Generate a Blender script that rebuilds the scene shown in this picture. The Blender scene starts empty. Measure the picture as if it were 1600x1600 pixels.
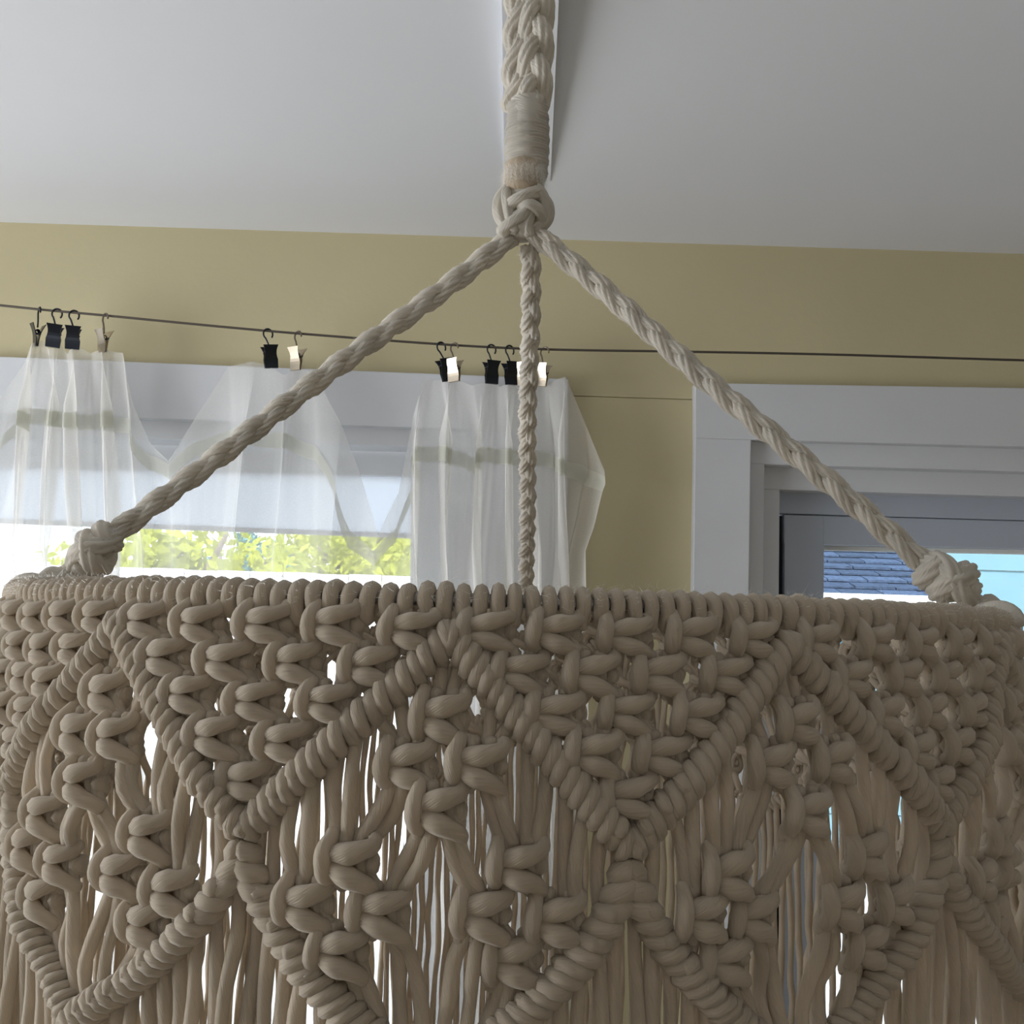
import bpy, math, random
import numpy as np
from mathutils import Matrix, Vector
random.seed(7)
rng = np.random.default_rng(7)
S = bpy.context.scene
COL = S.collection

# ---------------------------------------------------------------- camera
F = 1540.0
EYE = Vector((0, 0, 1.72))
PITCH = math.atan(170 / F)
ROLL = 0.031
fw = Vector((0, math.cos(PITCH), math.sin(PITCH)))
r0 = Vector((1, 0, 0)); u0 = Vector((0, -math.sin(PITCH), math.cos(PITCH)))
RT = r0 * math.cos(ROLL) + u0 * math.sin(ROLL)
UP = u0 * math.cos(ROLL) - r0 * math.sin(ROLL)
cam = bpy.data.cameras.new('camera'); camo = bpy.data.objects.new('camera', cam)
COL.objects.link(camo)
M = Matrix((RT, UP, -fw)).transposed().to_4x4(); M.translation = EYE
camo.matrix_world = M
cam.sensor_width = 36; cam.lens = 36 * F / 1600; cam.clip_start = 0.02; cam.clip_end = 300
S.camera = camo

def ray(px, py):
    return fw + RT * ((px - 800) / F) - UP * ((py - 800) / F)
def at(px, py, Y):
    d = ray(px, py); return EYE + d * (Y / d.y)
def atz(px, py, z):
    d = ray(px, py); return EYE + d * ((z - EYE.z) / d.z)

# ---------------------------------------------------------------- view / world / lights
S.view_settings.view_transform = 'Standard'; S.view_settings.look = 'None'
S.view_settings.gamma = 1; S.view_settings.use_curve_mapping = False
S.view_settings.exposure = 0.0
S.cycles.transparent_max_bounces = 24
W = bpy.data.worlds.new('sky'); S.world = W; W.use_nodes = True
nt = W.node_tree; bg = nt.nodes['Background']
tc = nt.nodes.new('ShaderNodeTexCoord'); sx = nt.nodes.new('ShaderNodeSeparateXYZ')
rp = nt.nodes.new('ShaderNodeValToRGB')
nt.links.new(tc.outputs['Generated'], sx.inputs[0]); nt.links.new(sx.outputs['Z'], rp.inputs[0])
rp.color_ramp.elements[0].position = 0.0; rp.color_ramp.elements[0].color = (0.97, 0.98, 1, 1)
rp.color_ramp.elements[1].position = 0.9; rp.color_ramp.elements[1].color = (0.50, 0.68, 1, 1)
nt.links.new(rp.outputs[0], bg.inputs[0]); bg.inputs[1].default_value = 3.0

def sun(name, direction, strength, color, angle=0.02):
    l = bpy.data.lights.new(name, 'SUN'); l.energy = strength; l.color = color; l.angle = angle
    o = bpy.data.objects.new(name, l); COL.objects.link(o)
    o.rotation_euler = Vector(direction).to_track_quat('-Z', 'Y').to_euler(); return o
def area(name, loc, direction, sx_, sy_, energy, color):
    l = bpy.data.lights.new(name, 'AREA'); l.shape = 'RECTANGLE'; l.size = sx_; l.size_y = sy_
    l.energy = energy; l.color = color
    o = bpy.data.objects.new(name, l); COL.objects.link(o); o.location = loc
    o.rotation_euler = Vector(direction).to_track_quat('-Z', 'Y').to_euler(); return o
sun('sun', (0.35, 0.75, -0.75), 6.0, (1.0, 0.95, 0.86))          # over the roof from behind the camera: lights trees and the house next door
area('daylight_left_window', (-1.93, 0.45, 1.45), (1, -0.1, 0.22), 1.0, 1.3, 29, (0.88, 0.93, 1.0))
area('rear_fill', (0.35, -4.53, 1.45), (0, 1, 0.1), 1.7, 1.0, 1.0, (1.0, 0.95, 0.88))  # added fill from behind the camera, set in an unseen rear opening

# ---------------------------------------------------------------- materials
def mat(name, color, rough=0.6, noise=0.0, nscale=8.0, bump=0.0, bscale=200.0, metal=0.0, spec=0.3, sheen=0.0, transl=0.0, hue=None, stretch=None, detail=4):
    m = bpy.data.materials.new(name); m.use_nodes = True
    n = m.node_tree.nodes; L = m.node_tree.links; b = n['Principled BSDF']; out = n['Material Output']
    b.inputs['Base Color'].default_value = (*color, 1); b.inputs['Roughness'].default_value = rough
    b.inputs['Metallic'].default_value = metal; b.inputs['Specular IOR Level'].default_value = spec
    if sheen:
        b.inputs['Sheen Weight'].default_value = sheen; b.inputs['Sheen Roughness'].default_value = 0.45
    t = n.new('ShaderNodeTexCoord')
    src = t.outputs['Object']
    if stretch:
        mp = n.new('ShaderNodeMapping'); mp.inputs['Scale'].default_value = stretch; L.new(src, mp.inputs[0]); src = mp.outputs[0]
    if noise:
        nz = n.new('ShaderNodeTexNoise'); nz.inputs['Scale'].default_value = nscale; nz.inputs['Detail'].default_value = detail
        L.new(src, nz.inputs['Vector'])
        rr = n.new('ShaderNodeValToRGB'); c2 = hue or tuple(max(0, c * (1 - noise)) for c in color)
        rr.color_ramp.elements[0].color = (*c2, 1); rr.color_ramp.elements[1].color = (*[min(1, c * (1 + noise * .5)) for c in color], 1)
        rr.color_ramp.elements[0].position = .3; rr.color_ramp.elements[1].position = .7
        L.new(nz.outputs['Fac'], rr.inputs[0]); L.new(rr.outputs[0], b.inputs['Base Color'])
    if bump:
        nb = n.new('ShaderNodeTexNoise'); nb.inputs['Scale'].default_value = bscale; nb.inputs['Detail'].default_value = 5
        L.new(src, nb.inputs['Vector'])
        bp = n.new('ShaderNodeBump'); bp.inputs['Strength'].default_value = bump; bp.inputs['Distance'].default_value = 0.002
        L.new(nb.outputs['Fac'], bp.inputs['Height']); L.new(bp.outputs[0], b.inputs['Normal'])
    if transl:
        tr = n.new('ShaderNodeBsdfTranslucent'); tr.inputs[0].default_value = (*color, 1)
        mx = n.new('ShaderNodeMixShader'); mx.inputs[0].default_value = transl
        L.new(b.outputs[0], mx.inputs[1]); L.new(tr.outputs[0], mx.inputs[2]); L.new(mx.outputs[0], out.inputs[0])
    return m

def cotton_mat(name, color, fib=0.6, transl=0.32):
    m = bpy.data.materials.new(name); m.use_nodes = True
    n = m.node_tree.nodes; L = m.node_tree.links; b = n['Principled BSDF']; out = n['Material Output']
    b.inputs['Roughness'].default_value = .9; b.inputs['Specular IOR Level'].default_value = .15
    b.inputs['Sheen Weight'].default_value = .5; b.inputs['Sheen Roughness'].default_value = .5
    b.inputs['Sheen Tint'].default_value = (1, .97, .92, 1)
    uv = n.new('ShaderNodeUVMap'); sep = n.new('ShaderNodeSeparateXYZ'); L.new(uv.outputs[0], sep.inputs[0])
    # fibres run along the cord with a lazy twist
    tw = n.new('ShaderNodeMath'); tw.operation = 'MULTIPLY_ADD'; tw.inputs[1].default_value = 28.0
    L.new(sep.outputs['Y'], tw.inputs[0]); L.new(sep.outputs['X'], tw.inputs[2])
    ang = n.new('ShaderNodeMath'); ang.operation = 'MULTIPLY'; ang.inputs[1].default_value = 6.2832; L.new(tw.outputs[0], ang.inputs[0])
    co = n.new('ShaderNodeMath'); co.operation = 'COSINE'; L.new(ang.outputs[0], co.inputs[0])
    si = n.new('ShaderNodeMath'); si.operation = 'SINE'; L.new(ang.outputs[0], si.inputs[0])
    vv = n.new('ShaderNodeMath'); vv.operation = 'MULTIPLY'; vv.inputs[1].default_value = 28.0; L.new(sep.outputs['Y'], vv.inputs[0])
    cb = n.new('ShaderNodeCombineXYZ'); L.new(co.outputs[0], cb.inputs[0]); L.new(si.outputs[0], cb.inputs[1]); L.new(vv.outputs[0], cb.inputs[2])
    nz = n.new('ShaderNodeTexNoise'); nz.inputs['Scale'].default_value = 5.5; nz.inputs['Detail'].default_value = 3
    L.new(cb.outputs[0], nz.inputs['Vector'])
    bp = n.new('ShaderNodeBump'); bp.inputs['Strength'].default_value = fib; bp.inputs['Distance'].default_value = .0009
    L.new(nz.outputs['Fac'], bp.inputs['Height']); L.new(bp.outputs[0], b.inputs['Normal'])
    tc = n.new('ShaderNodeTexCoord'); n2 = n.new('ShaderNodeTexNoise'); n2.inputs['Scale'].default_value = 60
    L.new(tc.outputs['Object'], n2.inputs['Vector'])
    rr = n.new('ShaderNodeValToRGB'); rr.color_ramp.elements[0].position = .3; rr.color_ramp.elements[1].position = .7
    rr.color_ramp.elements[0].color = (*[c * .86 for c in color], 1); rr.color_ramp.elements[1].color = (*[min(1, c * 1.06) for c in color], 1)
    L.new(n2.outputs['Fac'], rr.inputs[0]); L.new(rr.outputs[0], b.inputs['Base Color'])
    tr = n.new('ShaderNodeBsdfTranslucent'); L.new(rr.outputs[0], tr.inputs[0])
    mx = n.new('ShaderNodeMixShader'); mx.inputs[0].default_value = transl
    L.new(b.outputs[0], mx.inputs[1]); L.new(tr.outputs[0], mx.inputs[2]); L.new(mx.outputs[0], out.inputs[0])
    return m

def glass_mat():
    m = bpy.data.materials.new('window_glass'); m.use_nodes = True
    n = m.node_tree.nodes; L = m.node_tree.links; n.remove(n['Principled BSDF']); out = n['Material Output']
    t = n.new('ShaderNodeBsdfTransparent'); t.inputs[0].default_value = (.94, .97, .97, 1)
    g = n.new('ShaderNodeBsdfGlossy'); g.inputs['Roughness'].default_value = .02
    fr = n.new('ShaderNodeFresnel'); fr.inputs[0].default_value = 1.45
    mx = n.new('ShaderNodeMixShader'); L.new(fr.outputs[0], mx.inputs[0]); L.new(t.outputs[0], mx.inputs[1]); L.new(g.outputs[0], mx.inputs[2])
    L.new(mx.outputs[0], out.inputs[0]); return m

def sheer_mat(name, color, opac, edge=0.35):
    m = bpy.data.materials.new(name); m.use_nodes = True
    n = m.node_tree.nodes; L = m.node_tree.links; n.remove(n['Principled BSDF']); out = n['Material Output']
    t = n.new('ShaderNodeBsdfTransparent'); d = n.new('ShaderNodeBsdfDiffuse'); tr = n.new('ShaderNodeBsdfTranslucent')
    d.inputs[0].default_value = (*color, 1); tr.inputs[0].default_value = (*color, 1)
    a = n.new('ShaderNodeMixShader'); a.inputs[0].default_value = .42; L.new(d.outputs[0], a.inputs[1]); L.new(tr.outputs[0], a.inputs[2])
    lw = n.new('ShaderNodeLayerWeight'); lw.inputs[0].default_value = .35
    ma = n.new('ShaderNodeMath'); ma.operation = 'MULTIPLY_ADD'; ma.inputs[1].default_value = edge; ma.inputs[2].default_value = opac
    ma.use_clamp = True
    L.new(lw.outputs['Facing'], ma.inputs[0])
    # weave
    tc = n.new('ShaderNodeTexCoord'); vo = n.new('ShaderNodeTexVoronoi'); vo.inputs['Scale'].default_value = 420
    L.new(tc.outputs['Object'], vo.inputs['Vector'])
    m2 = n.new('ShaderNodeMath'); m2.operation = 'MULTIPLY_ADD'; m2.inputs[1].default_value = .03; L.new(vo.outputs['Distance'], m2.inputs[0]); L.new(ma.outputs[0], m2.inputs[2])
    m2.use_clamp = True
    mx = n.new('ShaderNodeMixShader'); L.new(m2.outputs[0], mx.inputs[0]); L.new(t.outputs[0], mx.inputs[1]); L.new(a.outputs[0], mx.inputs[2])
    L.new(mx.outputs[0], out.inputs[0]); return m

COTTON = cotton_mat('cotton_cord', (.70, .595, .46))
COTTON_ROPE = cotton_mat('cotton_rope', (.84, .78, .68), fib=.9)
FIBRE = mat('loose_cotton_fibre', (.95, .93, .88), .9, transl=.6)
SCRAP = cotton_mat('frayed_cotton', (.62, .50, .36), fib=1.0)
WALL = mat('cream_yellow_wall_paint', (.56, .495, .31), .75, noise=.06, nscale=2.5, bump=.25, bscale=60)
CEIL = mat('white_ceiling_paint', (.80, .81, .84), .8, noise=.03, nscale=1.8, bump=.3, bscale=25)
TRIM = mat('white_trim_paint', (.62, .63, .65), .5, noise=.05, nscale=6, bump=.25, bscale=40)
SASH = mat('blue_grey_sash_paint', (.42, .46, .53), .5, noise=.05, nscale=6, bump=.2, bscale=40)
SHADE = mat('pale_blue_roller_shade', (.96, .97, 1.0), .8, transl=.85, noise=.03, nscale=400)
GLASS = glass_mat()
SHEER = sheer_mat('sheer_voile', (.97, .955, .92), .42, .25)
SHEERB = sheer_mat('sheer_voile_hem', (.72, .72, .64), .70, .2)
WIRE = mat('dark_wire', (.10, .085, .07), .5, metal=.6)
BLACKM = mat('black_clip_metal', (.03, .035, .045), .28, metal=.7, spec=.5)
NICK = mat('nickel_clip_metal', (.60, .52, .41), .3, metal=.95)
HOOKM = mat('dull_hook_metal', (.22, .18, .14), .35, metal=.9)
FLOORM = mat('wood_floor', (.34, .28, .22), .5, noise=.3, nscale=5, stretch=(1, 8, 1))
LEAF = mat('spring_leaves', (.60, .61, .06), .6, noise=.3, nscale=1.2, transl=.35)
LEAFB = mat('bluish_leaves', (.22, .42, .40), .6, noise=.4, nscale=1.2, transl=.2)
BARK = mat('bark', (.25, .19, .14), .9, noise=.3, nscale=10)
GROUND = mat('pale_gravel_ground', (.55, .52, .48), .9, noise=.2, nscale=3)
FENCEM = mat('white_fence_paint', (.80, .76, .76), .7, noise=.05, nscale=4)
TURQ = mat('turquoise_siding_paint', (.17, .29, .34), .7, noise=.05, nscale=3)
SHING = [mat('blue_grey_shingle', (.055 * k, .078 * k, .128 * k), .9, noise=.4, nscale=30) for k in (.85, 1, 1.2)]
WHITEM = mat('white_fascia_paint', (.82, .84, .82), .7)
GAP_SHADE = mat('painted_gap_shade', (.015, .016, .02), .8)  # shade inside the sash gap, put into the colour

# ---------------------------------------------------------------- mesh helpers
def link(name, me, parent=None, m=None):
    o = bpy.data.objects.new(name, me); COL.objects.link(o)
    if parent: o.parent = parent
    if m is not None and me is not None and not me.materials: me.materials.append(m)
    return o
def mesh(name, V, Fc, uvs=None, smooth=True):
    me = bpy.data.meshes.new(name)
    me.from_pydata([tuple(v) for v in V] if not isinstance(V, np.ndarray) else V.tolist(), [], Fc if isinstance(Fc, list) else Fc.tolist())
    if uvs is not None:
        ul = me.uv_layers.new(name='UVMap')
        ul.data.foreach_set('uv', np.asarray(uvs, dtype=np.float32).ravel())
    if smooth: me.polygons.foreach_set('use_smooth', [True] * len(me.polygons))
    me.update(); return me
def empty(name, loc=(0, 0, 0)):
    o = bpy.data.objects.new(name, None); COL.objects.link(o); o.location = loc; o.empty_display_size = .05; return o
def tag(o, label=None, cat=None, group=None, kind=None):
    if label: o['label'] = label
    if cat: o['category'] = cat
    if group: o['group'] = group
    if kind: o['kind'] = kind
    return o

def catmull(P, n):
    """resample way-points with centripetal-ish Catmull-Rom, n samples per span"""
    P = np.asarray(P, float); A = np.vstack([2 * P[0] - P[1], P, 2 * P[-1] - P[-2]])
    t = np.linspace(0, 1, n, endpoint=False)[:, None]; out = []
    for i in range(1, len(A) - 2):
        p0, p1, p2, p3 = A[i - 1], A[i], A[i + 1], A[i + 2]
        out.append(.5 * ((2 * p1) + (-p0 + p2) * t + (2 * p0 - 5 * p1 + 4 * p2 - p3) * t ** 2 + (-p0 + 3 * p1 - 3 * p2 + p3) * t ** 3))
    out.append(A[-2][None]); return np.vstack(out)

class Buf:
    def __init__(s): s.V = []; s.F = []; s.U = []; s.n = 0
    def add(s, V, Fc, U):
        s.V.append(V); s.F.append(Fc + s.n); s.U.append(U); s.n += len(V)
    def tube(s, P, r, sides=8, v0=0.0, lobes=0, depth=0.0, twist=0.0):
        P = np.asarray(P, float); n = len(P)
        r = np.broadcast_to(np.asarray(r, float), (n,)).copy()
        T = np.gradient(P, axis=0); T /= np.linalg.norm(T, axis=1)[:, None] + 1e-12
        N = np.zeros_like(P); a = np.array([0, 0, 1.]) if abs(T[0][2]) < .8 else np.array([1., 0, 0])
        v = a - T[0] * a.dot(T[0]); N[0] = v / np.linalg.norm(v)
        for i in range(1, n):
            v = N[i - 1] - T[i] * N[i - 1].dot(T[i]); N[i] = v / (np.linalg.norm(v) + 1e-12)
        B = np.cross(T, N)
        an = np.arange(sides) * 2 * math.pi / sides
        # rounded ends
        Ls_ = np.concatenate([[0], np.cumsum(np.linalg.norm(np.diff(P, axis=0), axis=1))])
        lob = (1 - depth * (1 - np.abs(np.cos(lobes * an / 2)) ** .7))[:, None] if lobes else 1.0
        ring = lambda c, N_, B_, rr, L_=0.0: c + rr * lob * (np.cos(an + twist * L_)[:, None] * N_ + np.sin(an + twist * L_)[:, None] * B_)
        rows = [ring(P[0] - T[0] * r[0] * .45, N[0], B[0], r[0] * .55)]
        rows += [ring(P[i], N[i], B[i], r[i], Ls_[i]) for i in range(n)]
        rows += [ring(P[-1] + T[-1] * r[-1] * .45, N[-1], B[-1], r[-1] * .55, Ls_[-1])]
        V = np.vstack(rows); m = n + 2
        L = np.concatenate([[0], np.cumsum(np.linalg.norm(np.diff(P, axis=0), axis=1))]); L = np.concatenate([[L[0]], L, [L[-1]]]) + v0
        i = np.arange(m - 1)[:, None]; j = np.arange(sides)[None]; j2 = (j + 1) % sides
        Fc = np.stack([i * sides + j + 0 * i, i * sides + j2, (i + 1) * sides + j2, (i + 1) * sides + j], -1).reshape(-1, 4)
        Fc = Fc[:, ::-1]
        U = np.stack([np.stack([(j + 1) / sides + 0 * i, 0 * j + L[i]], -1), np.stack([(j) / sides + 0 * i, 0 * j + L[i]], -1)], 0)
        ua = np.broadcast_to(j / sides, (m - 1, sides)); ub = ua + 1 / sides
        va = np.broadcast_to(L[:-1][:, None], (m - 1, sides)); vb = np.broadcast_to(L[1:][:, None], (m - 1, sides))
        # reversed quad order: (i+1,j),(i+1,j2),(i,j2),(i,j)
        U = np.stack([np.stack([ua, vb], -1), np.stack([ub, vb], -1), np.stack([ub, va], -1), np.stack([ua, va], -1)], 2).reshape(-1, 2)
        s.add(V, Fc, U)
        # caps
        s.caps = getattr(s, 'caps', [])
        base = s.n - len(V)
        s.caps.append([base + k for k in range(sides)]); s.caps.append([base + (m - 1) * sides + k for k in range(sides)][::-1])
    def xf(s, R, t):
        pass
    def mesh(s, name):
        V = np.vstack(s.V); Fc = np.vstack(s.F).tolist() if s.F else []
        U = np.vstack(s.U); caps = getattr(s, 'caps', [])
        uvc = np.zeros((sum(len(c) for c in caps), 2))
        return mesh(name, V, Fc + caps, np.vstack([U, uvc]) if len(uvc) else U)

def box_verts(x0, x1, y0, y1, z0, z1):
    V = [(x0, y0, z0), (x1, y0, z0), (x1, y1, z0), (x0, y1, z0), (x0, y0, z1), (x1, y0, z1), (x1, y1, z1), (x0, y1, z1)]
    Fc = [(0, 3, 2, 1), (4, 5, 6, 7), (0, 1, 5, 4), (1, 2, 6, 5), (2, 3, 7, 6), (3, 0, 4, 7)]
    return V, Fc
def bevel(o, w=.002, seg=2):
    b = o.modifiers.new('bevel', 'BEVEL'); b.width = w; b.segments = seg; b.limit_method = 'ANGLE'
def box(name, x0, x1, y0, y1, z0, z1, m, parent=None, bev=.0):
    V, Fc = box_verts(x0, x1, y0, y1, z0, z1)
    o = link(name, mesh(name, V, Fc, smooth=False), parent, m)
    if bev: bevel(o, bev)
    return o
def slab(name, q, Y, th, m, parent=None, bev=.0015):
    """board whose front face at depth Y covers four measured corners (tl,tr,br,bl)"""
    P = [at(px, py, Y) for px, py in q]
    V = [tuple(p) for p in P] + [(p.x, Y + th, p.z) for p in P]
    Fc = [(0, 3, 2, 1), (4, 5, 6, 7), (0, 1, 5, 4), (1, 2, 6, 5), (2, 3, 7, 6), (3, 0, 4, 7)]
    o = link(name, mesh(name, V, Fc, smooth=False), parent, m)
    if bev: bevel(o, bev)
    return o

# ---------------------------------------------------------------- room
YW = 1.5
ZC = at(800, 372, YW).z
XL, XR, YR = -1.9, 2.9, -4.5
def wx(px, py=900): return at(px, py, YW).x
def wz(py, px=800): return at(px, py, YW).z
tag(box('floor', XL - .1, XR + .1, YR - .1, YW + .14, -.05, 0, FLOORM), kind='structure')
ce = box('ceiling', XL - .1, XR + .1, YR - .1, YW + .14, ZC, ZC + .06, CEIL); tag(ce, kind='structure')

w1l, w1r = wx(-270), wx(790); w1t = wz(655); sill = 1.0
w2l, w2r = wx(1176), wx(1176) + 1.0; w2t = wz(690, 1250)
V = []; Fc = []
def addb(*a):
    v, f = box_verts(*a); k = len(V); V.extend(v); Fc.extend([tuple(i + k for i in q) for q in f])
Y2 = YW + .12
seam = at(1000, 622, YW).z
addb(XL, w1l, YW, Y2, 0, ZC); addb(w1l, w1r, YW, Y2, w1t, ZC); addb(w1l, w1r, YW, Y2, 0, sill)
addb(w1r, w2l, YW, Y2, 0, seam - .0008); addb(w1r, w2l, YW, Y2, seam + .0008, ZC); addb(w1r, w2l, YW + .003, Y2 - .003, seam - .001, seam + .001)
addb(w2l, w2r, YW, Y2, w2t, ZC); addb(w2l, w2r, YW, Y2, 0, sill); addb(w2r, XR, YW, Y2, 0, ZC)
tag(link('wall_back', mesh('wall_back', V, Fc, smooth=False), None, WALL), kind='structure')
# left wall with a window opening out of view
V = []; Fc = []
addb(XL - .1, XL, YR, -.2, 0, ZC); addb(XL - .1, XL, 1.1, YW + .12, 0, ZC)
addb(XL - .1, XL, -.2, 1.1, 0, .9); addb(XL - .1, XL, -.2, 1.1, 2.0, ZC)
tag(link('wall_left', mesh('wall_left', V, Fc, smooth=False), None, WALL), kind='structure')
tag(box('wall_right', XR, XR + .1, YR, YW + .12, 0, ZC, WALL), kind='structure')
V = []; Fc = []
addb(XL, -.5, YR - .1, YR, 0, ZC); addb(1.2, XR, YR - .1, YR, 0, ZC); addb(-.5, 1.2, YR - .1, YR, 0, .95); addb(-.5, 1.2, YR - .1, YR, 1.95, ZC)
tag(link('wall_front', mesh('wall_front', V, Fc, smooth=False), None, WALL), kind='structure')
box_ = [('baseboard_back', XL, XR, YW - .015, YW, 0, .1), ('baseboard_left', XL, XL + .015, YR, YW, 0, .1), ('baseboard_right', XR - .015, XR, YR, YW, 0, .1)]
for n_, *a in box_: tag(box(n_, *a, TRIM), kind='structure')
# frames of the window beside the camera and the one added behind it
def simple_window(name, axis, c, a0, a1, z0, z1):
    r = tag(empty(name, (0, 0, 0)), kind='structure')
    w = .06
    for b0, b1, c0, c1 in ((a0 - w, a1 + w, z1, z1 + w), (a0 - w, a1 + w, z0 - w, z0), (a0 - w, a0, z0, z1), (a1, a1 + w, z0, z1)):
        if axis == 'x': box('casing', c, c + .02, b0, b1, c0, c1, TRIM, r, .002)
        else: box('casing', b0, b1, c, c + .02, c0, c1, TRIM, r, .002)
simple_window('window_3', 'x', XL, -.2, 1.1, .9, 2.0)
simple_window('window_4', 'y', YR, -.5, 1.2, .95, 1.95)

# ceiling batten dying into the ceiling just in front of the window wall
a0, b0 = atz(783, -60, ZC - .03), atz(876, -60, ZC - .03)
a1, b1 = atz(788, 262, ZC), atz(860, 282, ZC)
def ext(p, q, y): t = (y - p.y) / (q.y - p.y); return p.x + (q.x - p.x) * t
yn = -1.6
A0x, B0x = ext(a1, a0, yn), ext(b1, b0, yn)
V = [(A0x, yn, ZC - .03), (B0x, yn, ZC - .03), (b0.x, b0.y, ZC - .026), (a0.x, a0.y, ZC - .026), (b1.x, b1.y, ZC - .001), (a1.x, a1.y, ZC - .001)]
V += [(x, y, ZC + .01) for x, y, z in V]
Fc = [(0, 3, 2, 1)[::-1], (3, 5, 4, 2)[::-1], (0, 1, 7, 6)[::-1], (1, 2, 8, 7)[::-1], (2, 4, 10, 8)[::-1], (4, 5, 11, 10)[::-1], (5, 3, 9, 11)[::-1], (3, 0, 6, 9)[::-1]]
me = mesh('trim_1', V, Fc, smooth=False)
tag(link('trim_1', me, None, CEIL), kind='structure')

# ---------------------------------------------------------------- window_1 (left)
w1 = tag(empty('window_1', (wx(300), YW, sill)), kind='structure')
def ch(o, par):          # parent, keeping world placement
    o.parent = par; o.matrix_parent_inverse = par.matrix_world.inverted(); return o
def wpart(root, *a, **k):
    o = slab(*a, **k); o.parent = root; o.location = -root.location; return o
EB = 1760
wpart(w1, 'head_casing', [(-330, 544), (888, 592), (888, 676), (-330, 634)], 1.478, .03, TRIM)
wpart(w1, 'side_casing', [(796, 672), (888, 676), (872, EB), (780, EB)], 1.480, .022, TRIM)
wpart(w1, 'side_casing', [(-330, 634), (-250, 637), (-262, EB), (-342, EB)], 1.480, .022, TRIM)
wpart(w1, 'head_jamb', [(-262, 640), (800, 666), (800, 702), (-262, 672)], 1.4975, .055, TRIM)
wpart(w1, 'side_jamb', [(700, 690), (796, 690), (780, EB), (684, EB)], 1.503, .10, TRIM)
wpart(w1, 'top_rail', [(-250, 682), (720, 707), (720, 746), (-250, 724)], 1.56, .035, TRIM)
wpart(w1, 'stile', [(643, 740), (712, 742), (696, EB), (630, EB)], 1.562, .035, TRIM)
wpart(w1, 'stile', [(-262, 700), (-190, 702), (-202, EB), (-274, EB)], 1.562, .035, TRIM)
wpart(w1, 'roller_shade', [(-200, 716), (650, 742), (650, 836), (-200, 805)], 1.572, .004, SHADE, bev=0)
wpart(w1, 'shade_rail', [(-200, 803), (650, 834), (650, 841), (-200, 810)], 1.568, .012, TRIM)
wpart(w1, 'glass_pane', [(-200, 700), (650, 730), (640, EB), (-210, EB)], 1.585, .003, GLASS, bev=0)
o = box('sill', w1l - .1, w1r + .12, YW - .06, YW + .1, sill - .03, sill + .005, TRIM, None, .004); ch(o, w1)
o.matrix_parent_inverse = Matrix.Translation(-w1.location)

# ---------------------------------------------------------------- window_2 (right)
w2 = tag(empty('window_2', (wx(1500), YW, sill)), kind='structure')
def lin(x, x0, y0, x1, y1): return y0 + (y1 - y0) * (x - x0) / (x1 - x0)
def hb(t0, t1, b0, b1, xa, xb):      # horizontal board: y at x=1250 and x=1600 for top and bottom
    f = lambda x, p, q: lin(x, 1250, p, 1600, q)
    return [(xa, f(xa, t0, t1)), (xb, f(xb, t0, t1)), (xb, f(xb, b0, b1)), (xa, f(xa, b0, b1))]
XE = 2080
wpart(w2, 'head_casing', hb(600.5, 606, 689, 698, 1086, XE), 1.478, .03, TRIM)
wpart(w2, 'side_casing', [(1086, 684), (1174, 686), (1158, EB), (1071, EB)], 1.480, .024, TRIM)
wpart(w2, 'side_casing', [(XE - 90, 700), (XE, 702), (XE - 10, EB), (XE - 100, EB)], 1.480, .024, TRIM)
wpart(w2, 'head_jamb', hb(670, 680, 727, 737, 1150, XE - 60), 1.4975, .05, TRIM)
wpart(w2, 'side_jamb', [(1150, 690), (1195, 692), (1183, EB), (1136, EB)], 1.4985, .06, TRIM)
wpart(w2, 'head_stop', hb(718, 728, 766, 776, 1180, XE - 60), 1.524, .05, TRIM)
wpart(w2, 'side_stop', [(1186, 722), (1219, 724), (1209, EB), (1176, EB)], 1.526, .06, TRIM)
wpart(w2, 'head_filler', hb(755, 764, 803, 813, 1206, XE - 60), 1.556, .04, SASH)
wpart(w2, 'gap_shade_strip', [(1206, 806), (1228, 806), (1222, EB), (1200, EB)], 1.572, .004, GAP_SHADE, bev=0)  # near-black strip standing in for the shade between jamb and sash
wpart(w2, 'top_rail', hb(804.5, 814, 850, 857, 1225, XE - 60), 1.560, .035, SASH)
wpart(w2, 'stile', [(1226, 804), (1288, 806), (1283, EB), (1221, EB)], 1.5595, .036, SASH)
wpart(w2, 'glazing_bead', hb(848, 855, 859, 866, 1286, XE - 60), 1.588, .012, WHITEM)
wpart(w2, 'glass_pane', [(1280, 846), (XE - 80, 866), (XE - 90, EB), (1272, EB)], 1.60, .003, GLASS, bev=0)
o = box('sill', w2l - .1, w2r + .1, YW - .06, YW + .1, sill - .03, sill + .005, TRIM, None, .004); o.parent = w2
o.matrix_parent_inverse = Matrix.Translation(-w2.location)

# ---------------------------------------------------------------- curtain wire
YC = 1.42
wp = [(-420, 430), (0, 477), (165, 493), (418, 517), (690, 538), (860, 546), (1070, 549.5), (1300, 554), (1600, 563), (1900, 570)]
P = [at(x, y, YC) for x, y in wp]
P = [Vector((XL, YC, P[0].z + .1))] + P + [Vector((XR, YC, P[-1].z))]
b = Buf(); b.tube(catmull([tuple(p) for p in P], 12), .0018, 6)
wire = link('curtain_wire', b.mesh('curtain_wire'), None, WIRE)
tag(wire, 'thin dark wire strung across the cream wall above both windows', 'wire')
def wire_y(px):
    xs = [p[0] for p in wp]; ys = [p[1] for p in wp]; return float(np.interp(px, xs, ys))

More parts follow.
